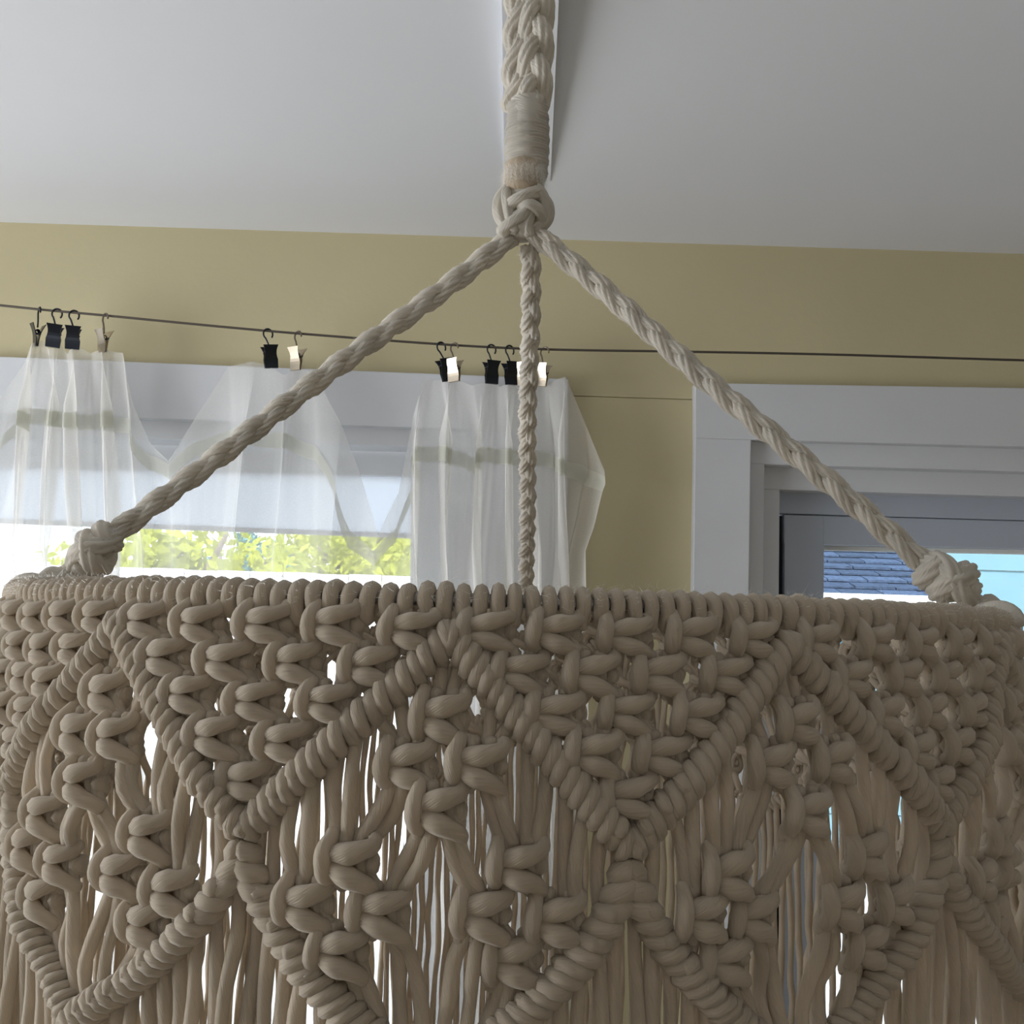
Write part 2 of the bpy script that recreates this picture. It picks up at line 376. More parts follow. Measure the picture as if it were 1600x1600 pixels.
# ---------------------------------------------------------------- curtain clips
def plate(w0, w1_, h, th, curve):
    """slightly bowed tapered metal plate hanging from z=0 to -h"""
    V = []; n = 8
    for i in range(n + 1):
        t = i / n; w = (w0 * (1 - t) + w1_ * t) / 2 * (1 - .22 * math.sin(math.pi * min(1, t * 1.6)) * (t < .62)); y = curve * math.sin(math.pi * t)
        for yy in (y, y + th): V += [(-w, yy, -h * t), (w, yy, -h * t)]
    Fc = []
    for i in range(n):
        a = i * 4; c = a + 4
        Fc += [(a, a + 1, c + 1, c), (a + 2, c + 2, c + 3, a + 3), (a, c, c + 2, a + 2), (a + 1, a + 3, c + 3, c + 1)]
    Fc += [(0, 2, 3, 1), (n * 4, n * 4 + 1, n * 4 + 3, n * 4 + 2)]
    return V, Fc
def make_clip(px, turn, tilt, m, label, open_hook=False):
    base = at(px, wire_y(px), YC)
    root = empty('curtain_clip', (base.x, base.y, base.z + .002))
    root.rotation_euler = (0, tilt, turn)
    tag(root, label, 'clip', 'metal curtain clips on the wire')
    hk = Buf()
    ang = np.radians(np.linspace(-140, 95 if open_hook else 130, 18))
    ring = [(.0075 * math.sin(a), 0, -.0045 + .0075 * math.cos(a)) for a in ang]
    tail = [(-.0015, 0, -.020), (0, 0, -.027)]
    pts = [(0, 0, -.029), (-.001, 0, -.022)] + [(.0068 * math.sin(a), 0, -.0068 + .0078 * math.cos(a)) for a in ang]
    hk.tube(catmull(pts, 3), .0013, 6)
    link('hook', hk.mesh('hook'), root, HOOKM if m is NICK else m)
    for sgn, nm in ((-1, 'front_jaw'), (1, 'rear_jaw')):
        V, Fc = plate(.0225, .0195, .034, .0012, -.0022 * 1)
        V = [(x, sgn * (y + .0) , z) for x, y, z in V]
        c, s_ = math.cos(.20), math.sin(.20)
        VV = []
        for x, y, z in V:     # open wide at the handles, closed at the teeth
            zz = z + .017; yy = y
            y2 = yy * c - zz * s_ * (-sgn) * -1; z2 = zz * c
            VV.append((x, y + sgn * (.0045 + .22 * zz), z2 - .017 - .024))
        if sgn > 0: Fc = [f[::-1] for f in Fc]
        o = link(nm, mesh(nm, VV, [f if sgn < 0 else f for f in Fc], smooth=False), root, m)
    sp = Buf()
    t = np.linspace(0, 6 * math.pi, 50)
    sp.tube(np.stack([np.linspace(-.009, .009, 50), .0032 * np.cos(t), -.036 + .0032 * np.sin(t)], 1), .0008, 5)
    link('spring', sp.mesh('spring'), root, BLACKM)
    return root
clips = [
    (-160, .3, 0, NICK, 'metal clip on the wire at the far left end of the curtain'),
    (62, -.9, .12, BLACKM, 'leftmost black clip with open hook over the gathered sheer'),
    (90, .3, .05, BLACKM, 'second black clip from the left, pressed against its neighbour'),
    (116, .35, -.02, BLACKM, 'third dark clip from the left, facing squarely into the room'),
    (165, -.65, .03, NICK, 'shiny nickel clip at the right of the left curtain bunch'),
    (418, .5, -.16, BLACKM, 'black tilted clip above the middle of the left window'),
    (466, -.6, .02, NICK, 'shiny nickel clip right beside the tilted black middle clip'),
    (688, .5, -.28, BLACKM, 'strongly tilted black clip starting the right curtain bunch'),
    (710, -.6, -.03, NICK, 'brassy clip next to the strongly tilted black one'),
    (768, .45, -.04, BLACKM, 'upright black clip left of another black clip near the centre cord'),
    (796, .5, -.1, BLACKM, 'black clip closest to the left of the centre cord'),
    (820, -.6, 0, NICK, 'nickel clip half hidden behind the centre cord, left side'),
    (852, -.55, .12, NICK, 'nickel clip just right of the centre cord, last on the curtain'),
]
for px, tu, ti, m, lb in clips: make_clip(px, tu, ti, m, lb, open_hook=(m is NICK or px == 62))

# ---------------------------------------------------------------- curtain
# columns: top px,py ; band offset ; x at y=800 ; x at y=1000
CC = [(-200, 575, 105, -200, -200), (-160, 560, 105, -165, -170), (-110, 640, 40, -120, -130), (-60, 690, 25, -70, -80), (-15, 640, 80, -40, -30), (38, 560, 95, -15, 5),
      (50, 536, 105, 20, 30), (62, 530, 108, 38, 50), (75, 545, 95, 60, 72), (90, 534, 106, 80, 92), (103, 552, 95, 104, 112), (115, 538, 108, 125, 130),
      (138, 550, 96, 145, 150), (158, 545, 98, 165, 168), (166, 546, 100, 185, 188), (190, 550, 104, 205, 208), (206, 630, 50, 222, 222), (232, 690, 20, 238, 234),
      (262, 722, 6, 262, 258), (305, 650, 38, 300, 296), (355, 572, 96, 340, 330), (395, 564, 104, 370, 362), (418, 570, 102, 392, 388), (442, 586, 92, 420, 418),
      (465, 574, 105, 452, 450), (488, 580, 112, 480, 478), (532, 660, 100, 520, 516), (562, 740, 90, 548, 545), (590, 835, 28, 580, 572), (622, 770, 55, 620, 610),
      (645, 650, 80, 640, 636), (662, 594, 108, 655, 655), (688, 590, 108, 676, 676), (700, 600, 98, 694, 696), (711, 590, 112, 712, 716), (738, 602, 112, 734, 738),
      (768, 594, 108, 758, 760), (782, 604, 96, 776, 778), (797, 596, 106, 794, 796), (808, 604, 98, 812, 812), (821, 596, 106, 830, 828), (837, 604, 100, 846, 842),
      (853, 598, 110, 862, 858), (884, 588, 130, 880, 876), (915, 660, 70, 893, 890), (945, 735, 6, 906, 905)]
CC = np.array(CC, float)
NCOL = 620
uu = np.linspace(0, len(CC) - 1, NCOL)
def ci(k):
    i = np.clip(uu.astype(int), 0, len(CC) - 2); t = uu - i; t = t * t * (3 - 2 * t) * .5 + t * .5
    return CC[i, k] * (1 - t) + CC[i + 1, k] * t
topx, topy, band, mx_, bx_ = [ci(k) for k in range(5)]
spacing = np.gradient(topx)
ph = np.cumsum(rng.uniform(.6, 1.4, NCOL)) * 2 * math.pi / 34.0
ph2 = np.cumsum(rng.uniform(.5, 1.5, NCOL)) * 2 * math.pi / 71.0
HB = 24
rows = []
vs = list(np.linspace(0, 1, 9))[:-1] + [1.0, 1.2, 1.5, 2.0] + list(np.linspace(2.15, 3, 30)) + list(np.linspace(3.05, 4, 16))
grid = np.zeros((len(vs), NCOL, 3)); pyg = np.zeros((len(vs), NCOL))
bunch = ((topx > 640) | (topx < 190)).astype(float)
bunch = np.convolve(bunch, np.ones(15) / 15, 'same')
for ri, v in enumerate(vs):
    if v <= 1: py = topy + band * v; x = topx + (np.interp(py, [0, 1], [0, 0]))
    elif v <= 2: py = topy + band + HB * (v - 1)
    else: y1 = topy + band + HB; f = (v - 2) / 2; py = y1 + (1740 - y1) * f ** 1.15
    y1 = topy + band + HB
    # lateral position
    x = np.where(py < y1, topx + (mx_ - topx) * np.clip((py - topy) / (860 - topy), 0, 1) ** 1.4,
                 np.where(py < 860, topx + (mx_ - topx) * np.clip((py - topy) / (860 - topy), 0, 1) ** 1.4, mx_ + (bx_ - mx_) * np.clip((py - 860) / 140, 0, 1)))
    if v <= 1.6: x = np.where(topx > 890, topx, x)
    g = np.clip((py - topy) / 90, 0, 1)
    amp = (6 + 7 * bunch) * g
    x = x + amp * (np.sin(ph + .35 * np.sin(py / 90)) + .35 * np.sin(ph * 2.3 + 1) * bunch) + 3 * g * np.sin(ph2 * 1.7 + py / 120)
    dz = (.005 + .008 * bunch) * (.25 + .75 * g) * np.cos(ph + .5 * np.sin(py / 70)) + .008 * g * np.sin(ph2 + py / 150) + .003 * bunch * g * np.cos(ph * 3.7 + py / 200)
    py = py + (3 * np.sin(ph2 * 2)) * (v > 0) * (v <= 2)
    pyg[ri] = py
    for c in range(NCOL):
        p = at(x[c], py[c], YC); grid[ri, c] = (p.x, min(YC + dz[c] + .004, 1.468), p.z)
def grid_mesh(name, G):
    R, C_ = G.shape[:2]; i = np.arange(R - 1)[:, None]; j = np.arange(C_ - 1)[None]
    Fq = np.stack([i * C_ + j, (i + 1) * C_ + j, (i + 1) * C_ + j + 1, i * C_ + j + 1], -1).reshape(-1, 4)
    return mesh(name, G.reshape(-1, 3), Fq)
root = empty('sheer_curtain', (0, YC, 1.0))
tag(root, 'white sheer curtain drooping in swags between clips over the left window', 'curtain')
o = link('voile', grid_mesh('voile', grid), root, SHEER); o.location = -root.location
bi = [i for i, v in enumerate(vs) if 1 <= v <= 2]
G = grid[bi].copy(); G[:, :, 1] -= .0025
o = link('hem_band', grid_mesh('hem_band', G), root, SHEERB); o.location = -root.location
tag(o, 'denser doubled hem strip of the sheer')

# ---------------------------------------------------------------- macrame lampshade
D, R = .55, .2445
RIMZ = EYE.z + .0094
lamp = empty('macrame_lampshade', (0, D, RIMZ))
tag(lamp, 'cream cotton macrame lampshade hanging by three cords from a braided rope', 'lampshade')
NP = 13
def TH(s):
    """panel coordinate -> angle (rad); integers are diamond apexes"""
    s = np.asarray(s, float); s = (s + 1) % NP - 1
    xs = [-1, 0, 1, 2, NP - 1]; ys = [-31.8, -3.9, 20.7, 50.0, 328.2]
    return np.radians(np.interp(s, xs, ys))
_w = rng.uniform(-1, 1, (NP, 3))
def RF(s, y):
    s = np.asarray(s, float); y = np.asarray(y, float)
    t = np.clip(y / 70, 0, 1); t = t * t * (3 - 2 * t)
    base = .2470 + .0065 * t
    tri = np.abs(((s - .5) % 1) - .5) * 2        # 0 at V points, 1 at apexes
    # inverted triangles are stiff and stand proud, loose cords sag in
    bul = .0035 * np.exp(-((y - 70) / 28) ** 2) * (1 - tri) - .002 * np.exp(-((y - 90) / 30) ** 2) * tri
    wob = .0015 * np.sin(2 * math.pi * s * 2 / NP + 1) * t + .001 * np.sin(2 * math.pi * s * 3 + .7) * t
    hang = np.clip((y - 140) / 300, 0, 1)
    return base + bul + wob - .004 * hang
def PM(s, y, out=0.0):
    th = TH(s); r = RF(s, y) + np.asarray(out) / 1000
    return np.stack([r * np.sin(th), -r * np.cos(th), -np.asarray(y, float) / 1000 + 0 * th], -1)
def frame(s, y, out=0.0):
    th = float(TH(s)); p = PM(s, y, out)
    X = Vector((math.cos(th), math.sin(th), 0)); O = Vector((math.sin(th), -math.cos(th), 0)); U = Vector((0, 0, 1))
    return X, U, O, Vector(p)
MMS = 118.0          # mm per panel

# knot meshes (mm -> m)
def sq_mesh(k):
    j = lambda a=.35: rng.uniform(-a, a)
    b = Buf()
    X = [(6.6, 6.6, -.2), (6.6, 4.9, 1.8), (3.6, 3.7 + j(), 3.9), (0, 3.1 + j(), 4.5), (-4.0, 2.2 + j(), 3.4), (-6.6, .3, .6), (-4.2, -1.7 + j(), 3.2), (-.4, -2.9 + j(), 4.4), (3.6, -4.1 + j(), 3.6), (6.4, -5.9, 1.2), (6.8, -7.2, -.4)]
    B = [(-6.6, 7.0, -.2), (-7.0, 5.0, 2.2), (-7.8 + j(), 2.6, 4.1), (-7.9 + j(), -1.4, 4.1), (-7.2, -4.2, 1.6), (-4.4, -4.2, -2.4), (1, -1.5, -3.6), (5, .6, -2.4), (6.4, .2, .4), (5.2, -1.6, -2.4), (1, -3.6, -3.6), (-4.5, -4.6, -2.6), (-6.8, -6.4, -1.0), (-6.8, -7.2, -.6)]
    rb = 2.8
    P = catmull(X, 3); rr = np.full(len(P), rb); q = np.linspace(0, 1, len(P)); rr *= 1 - .14 * np.exp(-((q - .5) / .06) ** 2)
    rr *= .84 + .26 * np.exp(-((q - .3) / .10) ** 2) + .26 * np.exp(-((q - .7) / .10) ** 2)
    b.tube(P / 1000, rr / 1000, 8)
    P = catmull(B, 3); q = np.linspace(0, 1, len(P)); rr = rb * (.84 + .20 * np.exp(-((q - .2) / .10) ** 2))
    b.tube(P / 1000, rr / 1000, 8, v0=.3)
    for x in (-2.5, 2.5):
        b.tube(catmull([(x * 1.1, 6.8, -.6), (x, 0, .2), (x * 1.1, -6.8, -.6)], 4) / 1000, .0023, 7, v0=.1)
    return b
def place(b_or_me, s, y, out, scl, rot):
    X, U, O, p = frame(s, y, out)
    Rm = Matrix((X, U, O)).transposed() @ Matrix.Rotation(rot, 3, 'Z')
    Mx = Rm.to_4x4() @ Matrix.Diagonal((*scl, 1)); Mx.translation = p
    return Mx
class Stuff(Buf):
    def inst(s, b, Mx):
        A = np.array(Mx); V = np.vstack(b.V) @ A[:3, :3].T + A[:3, 3]
        base = s.n
        s.V.append(V); s.F.append(np.vstack(b.F) + base); s.U.append(np.vstack(b.U)); s.n += len(V)
SQ = [sq_mesh(k) for k in range(5)]; SQM = [b.mesh('square_knot') for b in SQ]
for m_ in SQM: m_.materials.append(COTTON)
def front(s): 
    t = math.degrees(float(TH(s))); t = (t + 180) % 360 - 180; return abs(t) < 78
sq_stuff = Stuff()
def square_knot(s, y, sxs=1.08, out=0.0, rot=0.0, sy=.96):
    k = random.randrange(5)
    Mx = place(None, s + random.uniform(-.003, .003), y + random.uniform(-.5, .5), out + random.uniform(-.5, .5),
               (sxs * random.uniform(.96, 1.05), sy * random.uniform(.96, 1.05), random.uniform(.95, 1.1)), rot + random.uniform(-.06, .06))
    if front(s):
        o = link('square_knot', SQM[k], lamp); o.matrix_local = Mx
    else: sq_stuff.inst(SQ[k], Mx)

ROWY = [13.0, 24.6, 36.2, 47.8, 59.6]
def legup(t): return 14.5 + 60.5 * t
def leglow(t): return 77 + 63 * np.clip(1 - t, 0, 1) ** .6
KD = {}      # knots in a diamond: (first cord, s offset, y)
DK = [(8, 0, 37.6), (6, -.088, 51.5), (10, .088, 51.5), (8, 0, 65.0),
      (4, -.215, 81.5), (2, -.305, 94.5), (6, -.125, 94.5), (4, -.215, 107.5),
      (12, .215, 81.0), (10, .125, 94.0), (14, .305, 94.0), (12, .215, 107.0)]
dk_j = {}
for p in range(NP):
    for r in range(5):
        for m_ in range(5 - r):
            sc = p + (2 * r + 4 * m_ + 2) / 20
            square_knot(sc, ROWY[r], sxs=.96)
    dk_j[p] = [(c, so + random.uniform(-.012, .012), y + random.uniform(-1.5, 1.5)) for c, so, y in DK]
    for c, so, y in dk_j[p]:
        square_knot(p + so, y, sxs=.93, sy=1.08)
o = link('back_knots', sq_stuff.mesh('back_knots'), lamp, COTTON); tag(o, kind='stuff')

# double half hitches along the legs
def hitch_mesh(k, flip):
    b = Buf(); n = 22
    t = np.linspace(-.28, 2.22, n); a = t * 2 * math.pi
    xx = (t - 1) * 4.35
    P = np.stack([xx * flip, 3.0 * np.cos(a), .3 + 3.1 * np.sin(a)], 1)
    # the front of each turn leans so that it runs more nearly upright
    P[:, 0] += -.35 * P[:, 1] * flip
    b.tube(P / 1000, .00238 * (1 + .05 * np.sin(a + k)), 7)
    return b
HM = [(hitch_mesh(k, 1), hitch_mesh(k, -1)) for k in range(3)]
HMM = [[b.mesh('half_hitch') for b in pr] for pr in HM]
for pr in HMM:
    for m_ in pr: m_.materials.append(COTTON)
hstuff = Stuff()
def leg(a, side, fn, t0, t1):
    """side -1 left / +1 right of apex a; 10 hitches between t0 and t1"""
    L = []
    for k in range(10):
        t = (k + .5) / 10
        s = a + side * t / 2
        e = .04
        y = float(fn(t)); dy = (float(fn(min(1, t + e))) - float(fn(max(0, t - e)))) / (min(1, t + e) - max(0, t - e)); dx = MMS / 2 * side
        angl = math.atan2(-dy, dx)
        ln = math.hypot(dy, dx) / 10
        if side < 0: angl = angl + math.pi
        kk = random.randrange(3); fi = 0 if side > 0 else 1
        sc = max(.85, min(1.5, ln / 8.7))
        Mx = place(None, s, y, 1.6 + random.uniform(-.3, .4), (sc * random.uniform(.97, 1.04), random.uniform(1.0, 1.14), random.uniform(1.0, 1.12)), angl + random.uniform(-.05, .05))
        if front(s): o = link('half_hitch', HMM[kk][fi], lamp); o.matrix_local = Mx
        else: hstuff.inst(HM[kk][fi], Mx)
    tt = np.linspace(0.0, 1.0, 24)
    b = Buf(); b.tube(PM(a + side * tt / 2, fn(tt), 1.4), .0022, 6)
    link('carrier_cord', b.mesh('carrier_cord'), lamp, COTTON)
for p in range(NP):
    for sd in (-1, 1):
        leg(p, sd, legup, 0, 1); leg(p, sd, leglow, 0, 1)
o = link('back_hitches', hstuff.mesh('back_hitches'), lamp, COTTON); tag(o, kind='stuff')

# the cords themselves: one mesh each from the hoop to the fringe
OFF = [-5.2, -1.9, 1.9, 5.2]
def cord(a, k):
    """cord k (0..19) of the diamond whose apex is a"""
    s0 = a - .5 + (k + .5) / 20
    p = a - 1 if k < 10 else a; i = k + 10 if k < 10 else k - 10
    W_ = [(s0, 4, .5), (s0, 7.2, 0)]
    q = min(i, 19 - i)
    for r in range(q // 2 + 1):
        m_ = (i - 2 * r) // 4; w = (i - 2 * r) % 4
        sc = p + (2 * r + 4 * m_ + 2) / 20
        s = sc + OFF[w] / MMS
        W_ += [(s, ROWY[r] - 3, -.8), (s, ROWY[r] + 3, -.8)]
    t = abs(s0 - a) * 2
    y = legup(t); W_ += [(s0, y - 3, -.5), (s0, y + 3.5, -.8)]
    last = y + 3.5
    jit = lambda v: random.uniform(-v, v)
    kn = sorted([(yy, c, so) for c, so, yy in dk_j[a % NP] if c <= k < c + 4])
    yl = float(leglow(t))
    for yy, c, so in kn:
        s = a + so + OFF[k - c] * .92 / MMS
        if yy - 6 - last > 14:
            f = .45; W_.append((W_[-1][0] * (1 - f) + s * f + jit(.012), last + (yy - last) * f, jit(3)))
        W_ += [(s, yy - 4.5, -.6), (s, yy + 4.5, -.6)]; last = yy + 4.5
    n = int(max(0, (yl - 4 - last) // 12))
    for z in range(1, n + 1):
        f = z / (n + 1); W_.append((W_[-1][0] * (1 - .5) + s0 * .5 + jit(.010), last + (yl - 4 - last) * f, -1 + jit(3)))
    W_ += [(s0, yl - 2.5, -.6), (s0, yl + 4.5, -.6)]
    end = 430 + jit(12); y = yl + 4.5; sd = 0; rd = 0
    while y < end:
        y += random.uniform(13, 24); sd = sd * .75 + jit(.011); rd = rd * .7 + jit(2.4)
        W_.append((s0 + sd, min(y, end), -1 + rd))
    W_ = np.array(W_)
    Q = catmull(W_, 3)
    b = Buf(); b.tube(PM(Q[:, 0], Q[:, 1], Q[:, 2]), .00228 + .00022 * np.sin(Q[:, 1] / 9 + k * 2.1), 7, v0=k * .13)
    link('cord', b.mesh('cord'), lamp, COTTON)
for a in range(NP):
    for k in range(20): cord(a, k)

# hoop and lark's head knots
th = np.linspace(0, 2 * math.pi, 121)
b = Buf(); b.tube(np.stack([R * np.sin(th), -R * np.cos(th), 0 * th - .0036], 1), .0023, 8)
link('hoop', b.mesh('hoop'), lamp, mat('hoop_metal', (.3, .28, .25), .4, metal=.8))
def lark(k):
    b = Buf(); jj = lambda v=.25: rng.uniform(-v, v)
    for sgn in (-1, 1):
        P = [(sgn * 2.5, -9.5, .2), (sgn * 2.6, -7.2, 1.9), (sgn * 2.95 + jj(), -3.6, 2.9), (sgn * 3.0 + jj(), -.9 + jj(), 1.8), (sgn * 3.0, .1 + jj(), -1.6), (sgn * 2.8, -1.8, -4.8), (sgn * 2.2, -5.2, -4.6), (sgn * .8, -7.2, -3.0)]
        b.tube(catmull(P, 3) / 1000, .00262, 8, v0=sgn)
    b.tube(catmull([(-2.6, -6.6, -3.2), (0, -7.3, -3.4), (2.6, -6.6, -3.2)], 3) / 1000, .0023, 7)
    return b
LK = [lark(k).mesh('larks_head_knot') for k in range(4)]
for m_ in LK: m_.materials.append(COTTON)
for i in range(NP * 10):
    s = (i + .5) / 10
    th_ = float(TH(s)); dth = float(TH(s + .04) - TH(s - .04)) % (2 * math.pi) / .8
    X = Vector((math.cos(th_), math.sin(th_), 0)); O = Vector((math.sin(th_), -math.cos(th_), 0))
    sc = dth * .246 / .0118
    Rm = Matrix((X, Vector((0, 0, 1)), O)).transposed() @ Matrix.Rotation(random.uniform(-.04, .04), 3, 'Z')
    Mx = Rm.to_4x4() @ Matrix.Diagonal((sc * random.uniform(.96, 1.03), random.uniform(.96, 1.06), random.uniform(.97, 1.08), 1))
    Mx.translation = O * (R + .0005) + Vector((0, 0, -.0008 + random.uniform(-.0004, .0005)))
    o = link('larks_head_knot', random.choice(LK), lamp); o.matrix_local = Mx

# ---------------------------------------------------------------- rope, knot and suspension cords
def lp(v): return np.array(v) - np.array(lamp.location)
def plait_offsets(L, period, A, B, k, ph0=0):
    a = 2 * math.pi * (L / period + k / 3) + ph0
    return A * np.sin(a), B * np.sin(2 * a)
def braid_along(P0, P1, period, A, B, r, side, n_per=14, taper=None, ph0=0, wob=0.0):
    """three separate strand buffers of a flat plait from P0 to P1; side = direction of its width"""
    P0 = np.array(P0, float); P1 = np.array(P1, float); T = P1 - P0; Ln = np.linalg.norm(T); T = T / Ln
    side = np.array(side, float); side = side - T * side.dot(T); side /= np.linalg.norm(side); N = np.cross(T, side)
    n = int(Ln / period * n_per); Ls = np.linspace(0, Ln, n); out = []
    lat = wob * np.sin(Ls / .06 + 1) + wob * .6 * np.sin(Ls / .027)
    for k in range(3):
        a, c = plait_offsets(Ls, period, A, B, k, ph0)
        f = np.ones(n) if taper is None else taper(Ls / Ln)
        out.append((P0 + np.outer(Ls, T) + np.outer(a * f + lat, side) + np.outer(c * f, N), r * (1 + .06 * np.sin(Ls / .011 + k * 2)) * (.8 + .2 * f)))
    return out
def fuzz(name, paths, count, length, parent, rr, curl=.5):
    V = []; Fq = []
    for _ in range(count):
        P, _r = paths[rng.integers(len(paths))]; i = rng.integers(1, len(P) - 1)
        r_ = rr
        T = P[i] - P[i - 1]; T /= np.linalg.norm(T) + 1e-9
        d = rng.normal(size=3); d -= T * d.dot(T) ; d /= np.linalg.norm(d)
        p = P[i] + d * r_ * .9; dr = d * .75 + T * rng.uniform(-1.2, 1.2); dr /= np.linalg.norm(dr)
        w = np.cross(dr, T); w = w / (np.linalg.norm(w) + 1e-9) * .00008; ln = length * rng.uniform(.3, 1.2); side2 = rng.normal(size=3) * curl
        b0 = len(V)
        for q in range(4):
            c = p + dr * ln * q / 3 + side2 * ln * (q / 3) ** 2
            ww = w * (1 - q / 3.6); V += [c - ww, c + ww]
        for q in range(3): Fq.append((b0 + 2 * q, b0 + 2 * q + 1, b0 + 2 * q + 3, b0 + 2 * q + 2))
    o = link(name, mesh(name, np.array(V), Fq), parent, FIBRE); tag(o, kind='stuff'); return o

thf = np.linspace(0, 2 * math.pi, 400)
fuzz('stray_fibres', [(np.stack([(R + .001) * np.sin(thf), -(R + .001) * np.cos(thf), 0 * thf - .0025], 1), .003)], 9000, .0022, lamp, .0052)
K = lp(at(817, 330, D))            # centre of the gathering knot
Kb = K + np.array([0, 0, -.008])
def rimpt(deg, dr=0.0, dz=0.0): a = math.radians(deg); return np.array([(R + dr) * math.sin(a), -(R + dr) * math.cos(a), dz])
def knot_tubes(buf, C, axis, size, r, side, turns=2.2):
    """a chunky overhand knot: coils laid obliquely around the cord plus a tail tucked over them"""
    axis = np.array(axis) / np.linalg.norm(axis); side = np.array(side) - axis * np.dot(side, axis); side /= np.linalg.norm(side); N = np.cross(axis, side)
    t = np.linspace(0, 1, 46); a = t * turns * 2 * math.pi
    w = size * .35 * np.sin(np.pi * (.18 + .66 * t))
    P = C + np.outer((t - .5) * size * .95, axis) + np.outer(w * np.cos(a), side) + np.outer(w * np.sin(a), N)
    P += np.outer(.20 * size * np.cos(a) * np.sin(np.pi * t), axis)
    buf.tube(P, r * (.80 + .40 * np.sin(np.pi * t)), 28, lobes=7, depth=.2, twist=70)
    P = C + np.outer((t - .5) * size * 1.25, axis) + np.outer(size * .30 * np.sin(np.pi * t) * np.cos(2.2 * t + .5), side) - np.outer(size * .36 * np.sin(np.pi * t), N) * np.sign(np.dot(N, [0, 1, 0]) or 1)
    buf.tube(P, r * (.8 + .30 * np.sin(np.pi * t)), 28, v0=.2, lobes=7, depth=.2, twist=70)
    buf.tube(np.outer(1 - t, C - axis * size * .6) + np.outer(t, C + axis * size * .6), r * 1.25 * (.45 + .8 * np.sin(np.pi * t)), 9, v0=.4)

sus = [('left', -84, .91, (-.006, 0, -.006)), ('right', 76, .925, (.006, -.001, -.006)), ('back', 176.5, None, (.004, .004, -.012))]
for nm, deg, kf, off in sus:
    A = rimpt(deg, 0, .002); st = Kb + np.array(off)
    r_ = empty('suspension_cord'); r_.parent = lamp
    dirn = A - st; Ln = np.linalg.norm(dirn); u = dirn / Ln
    side = np.cross(u, [0, 1, 0]) if nm != 'back' else np.array([1., 0, 0])
    per = .062 if nm != 'back' else .050
    strands = braid_along(st, A if kf is None else st + dirn * (kf + .0), per, .0031, .0022, .0036, side, wob=.0009)
    tot = list(strands)
    for P, rr in strands:
        b = Buf(); b.tube(P, rr, 24, lobes=6, depth=.26, twist=150); link('strand', b.mesh('strand'), r_, COTTON_ROPE)
    if kf is not None:
        Kc = st + dirn * kf
        b = Buf(); knot_tubes(b, Kc, u, (.023 if nm == 'left' else .024), .0054, side)
        o = link('stopper_knot', b.mesh('stopper_knot'), r_, COTTON_ROPE)
        tail = [Kc + u * .008, Kc + u * .02, A + np.array([0, 0, .005]), A + np.array([0, 0, .003]) - np.array([math.sin(math.radians(deg)), -math.cos(math.radians(deg)), 0]) * -.006 + np.array([0, 0, -.004])]
        for q in (-1, 0, 1):
            b = Buf(); b.tube(catmull([x + side / np.linalg.norm(side) * .0028 * q * (1 - .3 * abs(q)) for x in tail], 6), .0031, 8)
            link('strand', b.mesh('strand'), r_, COTTON_ROPE)
    # lashing round the hoop
    b = Buf(); t = np.linspace(0, 4, 80)
    dg = np.radians(deg - math.copysign(1, deg) * 9 + math.copysign(1, deg) * 13 * t / 4)
    cr = R + .0085 * np.cos(t * 2 * math.pi); 
    b.tube(np.stack([cr * np.sin(dg), -cr * np.cos(dg), -.0035 + .0078 * np.sin(t * 2 * math.pi)], 1), .0029, 8)
    link('lashing', b.mesh('lashing'), r_, COTTON_ROPE)
    fuzz('stray_fibres', tot, 9000 if nm != 'back' else 6000, .0021, r_, .0033)

# gathering knot
gk = empty('gathering_knot'); gk.parent = lamp
def gtube(name, pts, r, n=6, m=COTTON_ROPE, v0=0):
    b = Buf(); P = catmull([K + np.array(p) / 1000 for p in pts], n); b.tube(P, r / 1000, 24, v0=v0, lobes=0 if r > 9 else 6, depth=.16, twist=50); return link(name, b.mesh(name), gk, m)
gtube('cord_turn', [(-8, -2, 13), (-13.5, -3, 5), (-13.5, -4, -4), (-9, -5, -11), (-3, -6, -13)], 4.1)
gtube('cord_turn', [(-9, -2, 13), (-10, -6, 7), (-9, -8, 0), (-7, -8, -8)], 3.3, v0=.3)
gtube('cord_turn', [(-9, -4, -2), (-6, -9, 1), (0, -11, 3.5), (5, -9.5, 6.5), (9, -6, 9)], 4.0, v0=.5)
gtube('cord_turn', [(-1, -8, -3), (3, -11, -1), (8, -9.5, -3), (11, -5, -6)], 4.0, v0=.2)
gtube('cord_turn', [(3, -3, 13), (9, -7, 9), (12.5, -5, 2), (12, -3, -6), (7, -4, -12)], 3.9, v0=.7)
gtube('cord_turn', [(8, 0, 11), (14.5, 0, 4), (14.5, 0, -4), (9, 0, -12)], 3.6, v0=.8)
gtube('cord_turn', [(-12, 4, 8), (-5, 10, 3), (5, 10, -2), (12, 5, -7)], 4.4, v0=.9)
gtube('cord_turn', [(12, 4, 8), (5, 9, 5), (-6, 9, -6), (-11, 3, -9)], 4.2, v0=.4)
gtube('knot_core', [(0, 0, 15), (0, 0, 6), (0, 0, -4), (0, 0, -13)], 9.5, v0=.1)
gtube('cord_turn', [(-12, -4, -15), (-6, -8, -10), (0, -9.5, -6), (2, -9, -3)], 4.2, v0=.15)
gtube('cord_turn', [(4, -5, -16), (3, -7, -11), (4, -8.5, -7), (6, -7, -2)], 3.3, v0=.35)
o = gtube('frayed_ends', [(0, -1, 12), (0, -1, 18), (0, -1, 27)], 11.2, m=SCRAP)
tag(o, 'frayed brownish cut cord ends')
